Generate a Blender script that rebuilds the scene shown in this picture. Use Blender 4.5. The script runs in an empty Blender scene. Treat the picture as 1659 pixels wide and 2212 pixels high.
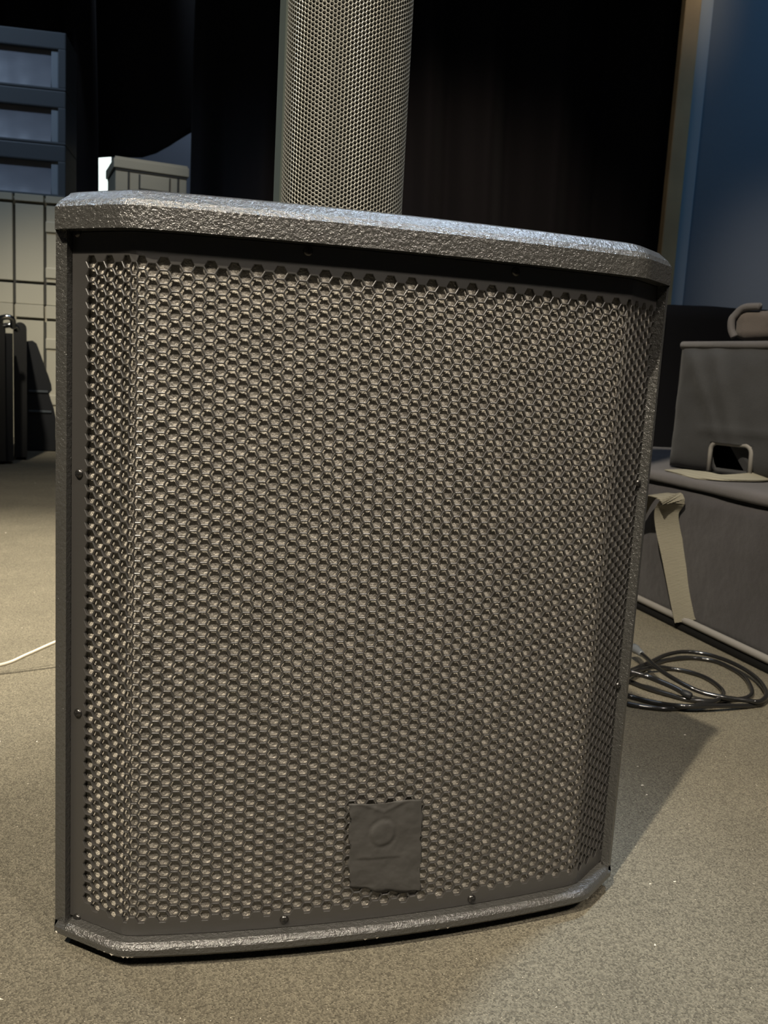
import bpy, bmesh, math, random
import numpy as np
from mathutils import Vector, Matrix, noise

random.seed(7)
SC = bpy.context.scene
COL = SC.collection

# ------------------------------------------------------------------ camera (fitted to the photograph)
CX, CY, FPX = 829.5, 1106.0, 1918.8
PITCH, ROLL, CAMH = .1494, .0566, .398
_F = np.array([0, math.cos(PITCH), -math.sin(PITCH)])
_U = np.array([0, math.sin(PITCH), math.cos(PITCH)])
_R = np.array([1., 0, 0])
CR = _R * math.cos(ROLL) + _U * math.sin(ROLL)
CU = -_R * math.sin(ROLL) + _U * math.cos(ROLL)
CP = np.array([0, 0, CAMH])


def ray(px, py):
    return _F + CR * (px - CX) / FPX - CU * (py - CY) / FPX


def on_z(px, py, z=0.):
    d = ray(px, py)
    return CP + d * (z - CAMH) / d[2]


def on_y(px, py, y):
    d = ray(px, py)
    return CP + d * y / d[1]


def project(P):
    d = np.asarray(P, float) - CP
    w = d @ _F
    return np.array([CX + FPX * (d @ CR) / w, CY - FPX * (d @ CU) / w])


cam = bpy.data.cameras.new('camera')
cam.sensor_fit = 'AUTO'
cam.sensor_width = 36
cam.lens = FPX / 2212 * 36
cam.clip_start = .02
camo = bpy.data.objects.new('camera', cam)
COL.objects.link(camo)
M = Matrix.Identity(4)
for i in range(3):
    M[i][0], M[i][1], M[i][2], M[i][3] = CR[i], CU[i], -_F[i], CP[i]
camo.matrix_world = M
SC.camera = camo
cam.dof.use_dof = True
cam.dof.focus_distance = .64
cam.dof.aperture_fstop = 22.0

# ------------------------------------------------------------------ materials


def srgb(r, g, b):
    f = lambda c: (c / 255 / 12.92) if c / 255 <= .04045 else ((c / 255 + .055) / 1.055) ** 2.4
    return (f(r), f(g), f(b), 1)


def mat(name, color, rough=.6, metal=0., spec=.5, bump=None, var=None, sheen=0., coat=0.):
    """bump = list of (scale, distance, detail); var = (scale, amount)"""
    m = bpy.data.materials.new(name)
    m.use_nodes = True
    nt = m.node_tree
    b = nt.nodes['Principled BSDF']
    b.inputs['Base Color'].default_value = color
    b.inputs['Roughness'].default_value = rough
    b.inputs['Metallic'].default_value = metal
    b.inputs['Specular IOR Level'].default_value = spec
    b.inputs['Sheen Weight'].default_value = sheen
    b.inputs['Coat Weight'].default_value = coat
    tc = nt.nodes.new('ShaderNodeTexCoord')
    prev = None
    for sc, dist, det in (bump or []):
        n = nt.nodes.new('ShaderNodeTexNoise')
        n.inputs['Scale'].default_value = sc
        n.inputs['Detail'].default_value = det
        nt.links.new(tc.outputs['Object'], n.inputs['Vector'])
        bp = nt.nodes.new('ShaderNodeBump')
        bp.inputs['Distance'].default_value = dist
        nt.links.new(n.outputs['Fac'], bp.inputs['Height'])
        if prev:
            nt.links.new(prev.outputs['Normal'], bp.inputs['Normal'])
        prev = bp
    if prev:
        nt.links.new(prev.outputs['Normal'], b.inputs['Normal'])
    if var:
        n = nt.nodes.new('ShaderNodeTexNoise')
        n.inputs['Scale'].default_value = var[0]
        n.inputs['Detail'].default_value = 4
        nt.links.new(tc.outputs['Object'], n.inputs['Vector'])
        r = nt.nodes.new('ShaderNodeValToRGB')
        a = var[1]
        r.color_ramp.elements[0].position = .3
        r.color_ramp.elements[1].position = .7
        r.color_ramp.elements[0].color = tuple(c * (1 - a) for c in color[:3]) + (1,)
        r.color_ramp.elements[1].color = tuple(min(1, c * (1 + a)) for c in color[:3]) + (1,)
        nt.links.new(n.outputs['Fac'], r.inputs['Fac'])
        nt.links.new(r.outputs['Color'], b.inputs['Base Color'])
    return m


def carpet_mat():
    m = mat('carpet', (.30, .262, .19, 1), .85, spec=.25)
    nt = m.node_tree
    b = nt.nodes['Principled BSDF']
    tc = nt.nodes.new('ShaderNodeTexCoord')

    def nz(scale, det):
        n = nt.nodes.new('ShaderNodeTexNoise')
        n.inputs['Scale'].default_value = scale
        n.inputs['Detail'].default_value = det
        nt.links.new(tc.outputs['Object'], n.inputs['Vector'])
        return n
    n1, n2 = nz(560, 4), nz(9, 4)
    vo = nt.nodes.new('ShaderNodeTexVoronoi')
    vo.inputs['Scale'].default_value = 850
    nt.links.new(tc.outputs['Object'], vo.inputs['Vector'])
    r1 = nt.nodes.new('ShaderNodeValToRGB')
    r1.color_ramp.elements[0].position = .15
    r1.color_ramp.elements[1].position = .85
    r1.color_ramp.elements[0].color = (.082, .073, .054, 1)
    r1.color_ramp.elements[1].color = (.205, .184, .136, 1)
    nt.links.new(vo.outputs['Color'], r1.inputs['Fac'])
    r2 = nt.nodes.new('ShaderNodeValToRGB')
    r2.color_ramp.elements[0].position = .35
    r2.color_ramp.elements[1].position = .65
    r2.color_ramp.elements[0].color = (.88, .88, .88, 1)
    r2.color_ramp.elements[1].color = (1, 1, 1, 1)
    nt.links.new(n2.outputs['Fac'], r2.inputs['Fac'])
    mx = nt.nodes.new('ShaderNodeMix')
    mx.data_type = 'RGBA'
    mx.blend_type = 'MULTIPLY'
    mx.inputs['Factor'].default_value = 1
    nt.links.new(r1.outputs['Color'], mx.inputs['A'])
    nt.links.new(r2.outputs['Color'], mx.inputs['B'])
    nt.links.new(mx.outputs['Result'], b.inputs['Base Color'])
    bp = nt.nodes.new('ShaderNodeBump')
    bp.inputs['Distance'].default_value = .0006
    nt.links.new(vo.outputs['Distance'], bp.inputs['Height'])
    nt.links.new(bp.outputs['Normal'], b.inputs['Normal'])
    return m


def emit_mat(name, color, strength):
    m = bpy.data.materials.new(name)
    m.use_nodes = True
    b = m.node_tree.nodes['Principled BSDF']
    b.inputs['Base Color'].default_value = (.1, .1, .1, 1)
    b.inputs['Emission Color'].default_value = color
    b.inputs['Emission Strength'].default_value = strength
    return m


def webbing_mat(name, color):
    m = mat(name, color, .75)
    nt = m.node_tree
    b = nt.nodes['Principled BSDF']
    tc = nt.nodes.new('ShaderNodeTexCoord')
    w = nt.nodes.new('ShaderNodeTexWave')
    w.bands_direction = 'Z'
    w.inputs['Scale'].default_value = 130
    w.inputs['Distortion'].default_value = .4
    nt.links.new(tc.outputs['Object'], w.inputs['Vector'])
    bp = nt.nodes.new('ShaderNodeBump')
    bp.inputs['Distance'].default_value = .0008
    nt.links.new(w.outputs['Fac'], bp.inputs['Height'])
    nt.links.new(bp.outputs['Normal'], b.inputs['Normal'])
    return m


MT = dict(
    carpet=carpet_mat(),
    textured=mat('textured_black_paint', (.042, .041, .038, 1), .24, spec=1., bump=[(420, .0009, 3), (1300, .0004, 2)]),
    grille=mat('grille_powder_coat', (.033, .031, .029, 1), .36, spec=1., bump=[(2500, .00006, 2)]),
    foam=mat('acoustic_foam', (.42, .385, .325, 1), .32, spec=.7, bump=[(900, .0012, 3)], var=(120, .3)),
    baffle=mat('dark_baffle', (.008, .008, .008, 1), .9),
    tape=mat('gaffer_tape', (.042, .040, .037, 1), .62, spec=.35, bump=[(60, .0015, 3)]),
    screw=mat('black_screw', (.09, .085, .08, 1), .28, metal=.9),
    recess=mat('screw_recess', (.008, .008, .008, 1), .5),
    rubber=mat('rubber', (.01, .01, .01, 1), .8),
    col_grille=mat('column_grille_paint', (.17, .166, .142, 1), .40, metal=.3, spec=.9),
    col_foam=mat('column_foam', (.030, .030, .024, 1), .9),
    col_shell=mat('column_shell', (.045, .055, .047, 1), .5, spec=.5),
    curtain=mat('stage_curtain', (.018, .0165, .0175, 1), .95, spec=.1, sheen=.05, bump=[(600, .0005, 2)]),
    wall=mat('painted_wall', (.12, .125, .13, 1), .75, bump=[(40, .0006, 3)], var=(1.4, .05)),
    backwall=mat('backstage_wall', (.22, .25, .31, 1), .8, var=(2., .05)),
    wood=mat('door_post_wood', (.42, .27, .12, 1), .55, bump=[(25, .0005, 3)], var=(6, .15)),
    greytrim=mat('grey_trim', (.30, .30, .29, 1), .6),
    crate=mat('grey_crate_plastic', (.42, .39, .30, 1), .5, bump=[(90, .0004, 2)], var=(2., .05)),
    crate_line=mat('crate_seam', (.05, .05, .045, 1), .8),
    bin_frame=mat('slate_bin_plastic', (.055, .065, .075, 1), .5),
    bin_panel=mat('bin_front_plastic', (.17, .18, .21, 1), .32, spec=.6, bump=[(3, .02, 2)], var=(2.5, .25)),
    bin_lit_wall=mat('bin_lit_wall_tone', (.26, .30, .34, 1), .45),  # pale tone paints the recess side walls as lit
    black=mat('black_plastic', (.010, .011, .013, 1), .5, spec=.35, bump=[(300, .0003, 2)]),
    black2=mat('black_case', (.018, .018, .018, 1), .45, spec=.35),
    chrome=mat('chrome', (.8, .8, .78, 1), .12, metal=1.),
    bag=mat('grey_padded_nylon', (.036, .033, .036, 1), .8, sheen=.15, bump=[(900, .0006, 2), (14, .006, 3)], var=(7, .2)),
    bag_dark=mat('dark_padded_nylon', (.034, .035, .038, 1), .8, sheen=.1, bump=[(900, .0006, 2), (9, .008, 3)], var=(6, .2)),
    bag_lid=mat('grey_lid_nylon', (.10, .094, .097, 1), .75, sheen=.15, bump=[(900, .0006, 2), (20, .003, 2)], var=(9, .12)),
    bag_brown=mat('taupe_padded_nylon', (.105, .088, .080, 1), .8, sheen=.15, bump=[(900, .0006, 2), (14, .006, 3)], var=(8, .15)),
    bag_black=mat('black_nylon', (.007, .007, .009, 1), .9, spec=.2),
    piping=mat('pale_piping', (.21, .20, .185, 1), .7),
    zip=mat('black_zipper', (.006, .006, .006, 1), .8, spec=.2),
    web=webbing_mat('tan_webbing', (.20, .185, .14, 1)),
    webin=webbing_mat('pale_webbing', (.30, .28, .215, 1)),
    cable=mat('black_cable', (.012, .012, .012, 1), .16, spec=.8),
    cable_highlight=mat('cable_highlight_tone', (.42, .38, .30, 1), .3, spec=.6),  # pale colour stands in for the highlight along the cable
    connector=mat('grey_connector', (.11, .12, .13, 1), .35),
    lint=mat('lint', (.75, .70, .60, 1), .6),  # pale debris tone, also used for the carpet's painted glints
    gap_glow=emit_mat('daylight_glow', (.86, 1., .95, 1), 1.6),
)

# ------------------------------------------------------------------ object helpers


def link(name, data, parent=None, material=None):
    o = bpy.data.objects.new(name, data)
    COL.objects.link(o)
    if parent:
        o.parent = parent
    if material:
        data.materials.append(MT[material])
    return o


def mesh(name, verts, faces, material, parent=None, smooth=False, fix=True):
    me = bpy.data.meshes.new(name)
    me.from_pydata([tuple(map(float, v)) for v in verts], [], faces)
    me.update()
    if fix:
        bm = bmesh.new()
        bm.from_mesh(me)
        bmesh.ops.recalc_face_normals(bm, faces=bm.faces)
        bm.to_mesh(me)
        bm.free()
    if smooth:
        me.polygons.foreach_set('use_smooth', [True] * len(me.polygons))
    return link(name, me, parent, material)


def from_bm(name, bm, material, parent=None, smooth=False):
    me = bpy.data.meshes.new(name)
    bmesh.ops.recalc_face_normals(bm, faces=bm.faces)
    bm.to_mesh(me)
    bm.free()
    if smooth:
        me.polygons.foreach_set('use_smooth', [True] * len(me.polygons))
    return link(name, me, parent, material)


def thing(name, label, cat, loc=(0, 0, 0), rz=0., group=None):
    o = link(name, None)
    o.location = loc
    o.rotation_euler = (0, 0, rz)
    o.empty_display_size = .05
    return tag(o, label, cat, group)


def tag(o, label, cat, group=None, kind=None):
    o['label'] = label
    o['category'] = cat
    if group:
        o['group'] = group
    if kind:
        o['kind'] = kind
    return o


def struct(o):
    o['kind'] = 'structure'
    return o


def add_box(bm, x0, x1, y0, y1, z0, z1, bevel=0., seg=2):
    r = bmesh.ops.create_cube(bm, size=1)
    vs = r['verts']
    for v in vs:
        v.co = Vector(((x0 + x1) / 2 + v.co.x * (x1 - x0), (y0 + y1) / 2 + v.co.y * (y1 - y0), (z0 + z1) / 2 + v.co.z * (z1 - z0)))
    if bevel:
        es = list({e for v in vs for e in v.link_edges})
        bmesh.ops.bevel(bm, geom=es, offset=bevel, segments=seg, profile=.6, affect='EDGES')


def tube_data(path, rad, n=10, cap=True):
    P = [Vector(p) for p in path]
    verts, faces = [], []
    up = Vector((0, 0, 1))
    t0 = (P[1] - P[0]).normalized()
    nrm = (up - t0 * up.dot(t0))
    if nrm.length < 1e-4:
        nrm = Vector((1, 0, 0))
    nrm.normalize()
    for i, p in enumerate(P):
        t = (P[min(i + 1, len(P) - 1)] - P[max(i - 1, 0)]).normalized()
        nrm = (nrm - t * nrm.dot(t)).normalized()
        b = t.cross(nrm)
        r = rad[i] if hasattr(rad, '__len__') else rad
        for k in range(n):
            a = 2 * math.pi * k / n
            verts.append(p + (nrm * math.cos(a) + b * math.sin(a)) * r)
    for i in range(len(P) - 1):
        for k in range(n):
            a, b2 = i * n + k, i * n + (k + 1) % n
            faces.append((a, b2, b2 + n, a + n))
    if cap:
        faces.append(tuple(range(n)))
        faces.append(tuple((len(P) - 1) * n + k for k in range(n)))
    return verts, faces


def catmull(P, per=8):
    P = [Vector(p) for p in P]
    out = []
    for i in range(len(P) - 1):
        p0, p1, p2, p3 = P[max(i - 1, 0)], P[i], P[i + 1], P[min(i + 2, len(P) - 1)]
        for k in range(per):
            t = k / per
            out.append(.5 * ((2 * p1) + (p2 - p0) * t + (2 * p0 - 5 * p1 + 4 * p2 - p3) * t * t + (3 * p1 - p0 - 3 * p2 + p3) * t ** 3))
    out.append(P[-1])
    return out


def extrude_profile(pts, axis_vec, depth_pts=None):
    """closed polygon pts (3-D) swept by axis_vec"""
    n = len(pts)
    a = [Vector(p) for p in pts]
    v = a + [p + Vector(axis_vec) for p in a]
    f = [tuple(range(n)), tuple(range(2 * n - 1, n - 1, -1))]
    f += [(i, (i + 1) % n, n + (i + 1) % n, n + i) for i in range(n)]
    return v, f


def ribbon(path, width_dirs, half, thick):
    """webbing strap: rectangular section swept along path"""
    P = [Vector(p) for p in path]
    verts, faces = [], []
    for i, p in enumerate(P):
        t = (P[min(i + 1, len(P) - 1)] - P[max(i - 1, 0)]).normalized()
        w = Vector(width_dirs[i])
        w = (w - t * w.dot(t)).normalized()
        n = t.cross(w)
        for a, b in ((-1, -1), (1, -1), (1, 1), (-1, 1)):
            verts.append(p + w * half * a + n * thick * b)
    for i in range(len(P) - 1):
        for k in range(4):
            a, b = i * 4 + k, i * 4 + (k + 1) % 4
            faces.append((a, b, b + 4, a + 4))
    faces += [(0, 1, 2, 3), tuple(len(P) * 4 - 4 + k for k in range(4))]
    return verts, faces


def arc_curve(pts):
    """polyline with arc length, returns f(u, depth) -> (x, y) with inward normal to the right-hand rear (+y)"""
    P = np.array(pts, float)
    seg = np.linalg.norm(np.diff(P, axis=0), axis=1)
    U = np.concatenate([[0], np.cumsum(seg)])
    T = np.gradient(P, U, axis=0)
    T /= np.linalg.norm(T, axis=1)[:, None]
    N = np.stack([-T[:, 1], T[:, 0]], 1)      # left of travel (+x travel -> +y)

    def f(u, d=0.):
        x, y = np.interp(u, U, P[:, 0]), np.interp(u, U, P[:, 1])
        nx, ny = np.interp(u, U, N[:, 0]), np.interp(u, U, N[:, 1])
        e = u if u < 0 else (u - U[-1] if u > U[-1] else 0.)
        if e:
            x += e * ny
            y -= e * nx
        l = math.hypot(nx, ny)
        return (x + nx / l * d, y + ny / l * d)
    return f, U[-1]


def perforated(name, f, L, z0, z1, u0, u1, hu0, hu1, hz0, hz1, pitch, ratio, depth, thick, material, parent, roll=.09, rolld=.0007):
    """perforated metal sheet: hexagonal holes in vertical columns, solid border, bent onto curve f"""
    s = pitch / math.sqrt(3)
    dx = 1.5 * s
    nc = int((hu1 - hu0) / dx + .5) + 1
    off = ((hu1 - hu0) - (nc - 1) * dx) / 2 + hu0
    nr = int((hz1 - hz0) / pitch)
    key, V, F = {}, [], []
    inner = set()

    def vid(u, z):
        k = (round(u * 2e5), round(z * 2e5))
        for a in (0, 1, -1):
            for b in (0, 1, -1):
                kk = (k[0] + a, k[1] + b)
                if kk in key:
                    return key[kk]
        key[k] = len(V)
        V.append((u, z))
        return key[k]
    ka, kb = int((off - u0) / dx) + 3, int((u1 - off) / dx) + 3
    ja, jb = int((hz0 - z0) / pitch) + 3, int((z1 - hz0) / pitch) + 3
    ang = [math.radians(60 * k) for k in range(6)]
    for i in range(-ka, kb):
        for j in range(-ja, jb):
            u = off + i * dx
            z = hz0 + (j + (.5 if i % 2 == 0 else 0)) * pitch + pitch / 2
            if u < u0 - 2 * s or u > u1 + 2 * s or z < z0 - 2 * s or z > z1 + 2 * s:
                continue
            o = [vid(u + s * math.cos(a), z + s * math.sin(a)) for a in ang]
            if 0 <= i < nc and 0 <= j < nr:
                prev = o
                for rr_ in (min(.96, ratio + roll), ratio):
                    h = []
                    for a in ang:
                        h.append(len(V))
                        if rr_ == ratio:
                            inner.add((round((u + s * rr_ * math.cos(a)) * 2e6), round((z + s * rr_ * math.sin(a)) * 2e6)))
                        V.append((u + s * rr_ * math.cos(a), z + s * rr_ * math.sin(a)))
                    for k in range(6):
                        F.append((prev[k], prev[(k + 1) % 6], h[(k + 1) % 6], h[k]))
                    prev = h
            else:
                F.append(tuple(o))
    bm = bmesh.new()
    lay_ = bm.verts.layers.int.new('inner')
    bv = [bm.verts.new((u, 0, z)) for u, z in V]
    for v, (u, z) in zip(bv, V):
        v[lay_] = 1 if (round(u * 2e6), round(z * 2e6)) in inner else 0
    for q in F:
        try:
            bm.faces.new([bv[k] for k in q])
        except ValueError:
            pass
    for co, no in (((u0, 0, 0), (-1, 0, 0)), ((u1, 0, 0), (1, 0, 0)), ((0, 0, z0), (0, 0, -1)), ((0, 0, z1), (0, 0, 1))):
        bmesh.ops.bisect_plane(bm, geom=bm.verts[:] + bm.edges[:] + bm.faces[:], plane_co=co, plane_no=no, clear_outer=True)
    loose = [v for v in bm.verts if not v.link_faces]
    bmesh.ops.delete(bm, geom=loose, context='VERTS')
    # border cells follow the bend too: nothing else to do, cells are small
    bm.verts.index_update()
    front = [(v.co.x, v.co.z) for v in bm.verts]
    isin = [v[lay_] for v in bm.verts]
    faces = [tuple(v.index for v in fc.verts) for fc in bm.faces]
    # all faces wound the same way in the (u, z) plane
    out = []
    for q in faces:
        A = sum(front[q[k]][0] * front[q[(k + 1) % len(q)]][1] - front[q[(k + 1) % len(q)]][0] * front[q[k]][1] for k in range(len(q)))
        out.append(q if A > 0 else q[::-1])
    faces = out
    bm.free()
    n = len(front)
    verts = []
    lay = [bm_ for bm_ in isin]
    for d in (depth, depth + thick):
        for (u, z), q in zip(front, lay):
            x, y = f(u, d + (rolld if q and d == depth else 0))
            verts.append((x, y, z))
    edge = {}
    for q in faces:
        for k in range(len(q)):
            a, b = q[k], q[(k + 1) % len(q)]
            if (b, a) in edge:
                edge[(b, a)] = None
            else:
                edge[(a, b)] = 1
    allf = list(faces) + [tuple(n + k for k in q[::-1]) for q in faces]
    for (a, b), val in edge.items():
        if val:
            allf.append((b, a, n + a, n + b))
    return mesh(name, verts, allf, material, parent, fix=False)


def fine_perforated(name, f, u0, u1, z0, z1, pitch, ratio, roll, rolld, thick, material, parent):
    """finely perforated bent sheet: every hexagonal hole has a rolled edge and a wall"""
    sd = pitch / math.sqrt(3)
    dx = 1.5 * sd
    nc, nr = int((u1 - u0) / dx) + 2, int((z1 - z0) / pitch) + 3
    ii, jj = np.meshgrid(np.arange(nc), np.arange(nr), indexing='ij')
    cu = (u0 + ii * dx).ravel()
    cz = (z0 + (jj + .5 * (ii % 2) - .5) * pitch).ravel()
    ang = np.radians(np.arange(6) * 60)
    rings = []
    for rr, d in ((1., 0.), (ratio + roll, 0.), (ratio, rolld), (ratio, thick)):
        u = np.clip(cu[:, None] + sd * rr * np.cos(ang), u0, u1)
        z = np.clip(cz[:, None] + sd * rr * np.sin(ang), z0, z1)
        rings.append(np.stack([u, np.full_like(u, d), z], -1))
    Vu = np.stack(rings, 1).reshape(-1, 3)
    grid = np.linspace(u0, u1, 600)
    out = np.empty_like(Vu)
    a0 = np.array([f(g, 0.) for g in grid])
    a1 = np.array([f(g, 1.) for g in grid]) - a0
    for k in range(2):
        out[:, k] = np.interp(Vu[:, 0], grid, a0[:, k]) + Vu[:, 1] * np.interp(Vu[:, 0], grid, a1[:, k])
    out[:, 2] = Vu[:, 2]
    n = len(cu)
    q = []
    for r in range(3):
        for k in range(6):
            k2 = (k + 1) % 6
            q.append((r * 6 + k, r * 6 + k2, (r + 1) * 6 + k2, (r + 1) * 6 + k))
    F = (np.arange(n)[:, None, None] * 24 + np.array(q)[None]).reshape(-1, 4)
    me = bpy.data.meshes.new(name)
    me.from_pydata(out, [], F)
    me.update()
    return link(name, me, parent, material)


def surface(name, f, us, zs, depth, material, parent, smooth=True):
    V = [(*f(u, depth), z) for z in zs for u in us]
    n = len(us)
    F = [(j * n + i, j * n + i + 1, (j + 1) * n + i + 1, (j + 1) * n + i) for j in range(len(zs) - 1) for i in range(n - 1)]
    return mesh(name, V, F, material, parent, smooth=smooth, fix=False)


# ------------------------------------------------------------------ the room
fl = mesh('floor', [(-5, -3.4, 0), (5.2, -3.4, 0), (5.2, 7.6, 0), (-5, 7.6, 0)], [(0, 1, 2, 3)], 'carpet')
struct(fl)

YB = 7.4
bm = bmesh.new()
add_box(bm, -5, 5.2, YB, YB + .15, 0, 5.2)
struct(from_bm('wall_back', bm, 'backwall'))
a, b = on_y(192, 330, YB - .02), on_y(243, 330, YB - .02)
bm = bmesh.new()
add_box(bm, a[0], b[0], YB - .03, YB - .001, .05, 2.28)  # glowing panel stands in for daylight through a door gap
wn = struct(from_bm('door_gap_1', bm, 'gap_glow'))
bm = bmesh.new()
for x in (a[0] - .03, b[0] + .03):
    add_box(bm, x - .03, x + .03, YB - .05, YB - .001, .0, 2.34)
add_box(bm, a[0] - .06, b[0] + .06, YB - .05, YB - .001, 2.28, 2.34)
from_bm('door_gap_frame', bm, 'greytrim', wn)

# right-hand wall end, its wooden post and grey corner strip
YW = 3.9
xw = on_y(1528, 120, YW)[0]
bm = bmesh.new()
add_box(bm, xw, 5.2, YW, YW + .2, 0, 5.2)
struct(from_bm('wall_right', bm, 'wall'))
xg = on_y(1497, 120, YW)[0]
bm = bmesh.new()
add_box(bm, xg, xw, YW - .015, YW + .2, 0, 5.2, .004)
struct(from_bm('trim_1', bm, 'greytrim'))
xp = on_y(1470, 120, YW - .05)[0]
bm = bmesh.new()
add_box(bm, xp, xg, YW - .05, YW + .01, 0, 5.2, .006)
struct(from_bm('trim_2', bm, 'wood'))

# ------------------------------------------------------------------ stage curtains


def curtain(name, x0, x1, y, top, bottom, seed, label, wl=.42, amp=.075, nx=260, nz=60):
    rnd = random.Random(seed)
    ph = [rnd.uniform(0, 6.28) for _ in range(4)]
    V, F = [], []
    for j in range(nz + 1):
        t = j / nz
        for i in range(nx + 1):
            x = x0 + (x1 - x0) * i / nx
            zb = bottom(x)
            z = zb + (top - zb) * t
            w = x / wl * 2 * math.pi
            d = amp * (math.sin(w + ph[0] + .5 * math.sin(.31 * w + ph[1])) + .35 * math.sin(2.3 * w + ph[2] + .6 * z))
            d += .03 * math.sin(.7 * w + z * 1.1 + ph[3])
            V.append((x + .02 * math.sin(1.2 * z + w * .2), y + d, z))
    for j in range(nz):
        for i in range(nx):
            q = j * (nx + 1) + i
            F.append((q, q + 1, q + nx + 2, q + nx + 1))
    o = mesh(name, V, F, 'curtain', smooth=True)
    md = o.modifiers.new('thickness', 'SOLIDIFY')
    md.thickness = .004
    tag(o, label, 'curtain', 'black stage curtains')
    return o


YC = 6.5
swag = [on_y(px, py, YC) for px, py in ((205, 322), (232, 324), (262, 327), (292, 327), (322, 318), (352, 301), (380, 280), (402, 263), (424, 243), (445, 222))]
sx = [p[0] for p in swag]
sz = [p[2] for p in swag]
x205 = sx[0]


def bottomA(x):
    return float(np.interp(x, sx, sz))


curtain('stage_curtain', on_y(-220, 330, YC)[0], on_y(204, 330, YC)[0], YC, 5.1, lambda x: .01, 3,
        'black curtain hanging to the floor behind the drawer stack at far left', nx=160)
curtain('stage_curtain', x205 - .40, sx[-1], YC + .22, 5.1, bottomA, 11,
        'black curtain hitched up in a swag above the small grey crate', wl=1.1, amp=.04, nx=120)
curtain('stage_curtain', on_y(421, 330, YC - .12)[0], on_y(1515, 330, YC - .12)[0], YC - .12, 5.1, lambda x: .01, 5,
        'wide black curtain hanging behind the column loudspeaker', wl=.5, amp=.08, nx=420)

# ------------------------------------------------------------------ the bass cabinet
BX, BY, BYAW = .0039, .5798, .2853
W, BOW = .4215, .0128
CHL, EL, CHR, ER = .0417, .0361, .0364, .0272            # left and right front facets: width and depth
Z0, ZT = .009, .5
CAB = thing('bass_cabinet', 'large black bass loudspeaker cabinet with hexagon-perforated front grille, standing in the foreground', 'loudspeaker', (BX, BY, 0), BYAW)


def l2w(x, y, z):
    c, s = math.cos(BYAW), math.sin(BYAW)
    return np.array([BX + x * c - y * s, BY + x * s + y * c, z])


raw = []
A_, B_, C_, D_ = (-W / 2, EL), (-W / 2 + CHL, 0), (W / 2 - CHR, 0), (W / 2, ER)
for t in np.linspace(0, 1, 60, endpoint=False):
    raw.append((A_[0] + (B_[0] - A_[0]) * t, A_[1] + (B_[1] - A_[1]) * t))
for t in np.linspace(-1, 1, 340, endpoint=False):
    raw.append(((B_[0] + C_[0]) / 2 + t * (C_[0] - B_[0]) / 2, -BOW * (1 - t * t)))
for t in np.linspace(0, 1, 61):
    raw.append((C_[0] + (D_[0] - C_[0]) * t, C_[1] + (D_[1] - C_[1]) * t))
raw = np.array(raw)
sm = raw.copy()
for it in range(2):
    c = sm.copy()
    for i in range(len(sm)):
        k = min(7, i, len(sm) - 1 - i)
        c[i] = sm[i - k:i + k + 1].mean(0)
    sm = c
FRONT, FL = arc_curve(sm)

LS, LSR, LT, LB = .009, .0040, .0130, .011          # lip widths: sides, top, bottom
REC = .0105                              # grille recess
CHM = .011                               # top roundover


def solve_uz(px, py, depth):
    best = None
    for u in np.linspace(.002, FL + .003, 160):
        x, y = FRONT(u, depth)
        lo, hi = 0., .5
        for _ in range(24):
            m = (lo + hi) / 2
            if project(l2w(x, y, m))[1] > py:
                lo = m
            else:
                hi = m
        e = abs(project(l2w(x, y, lo))[0] - px)
        if best is None or e < best[0]:
            best = (e, u, lo)
    return best[1], best[2]


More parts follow.
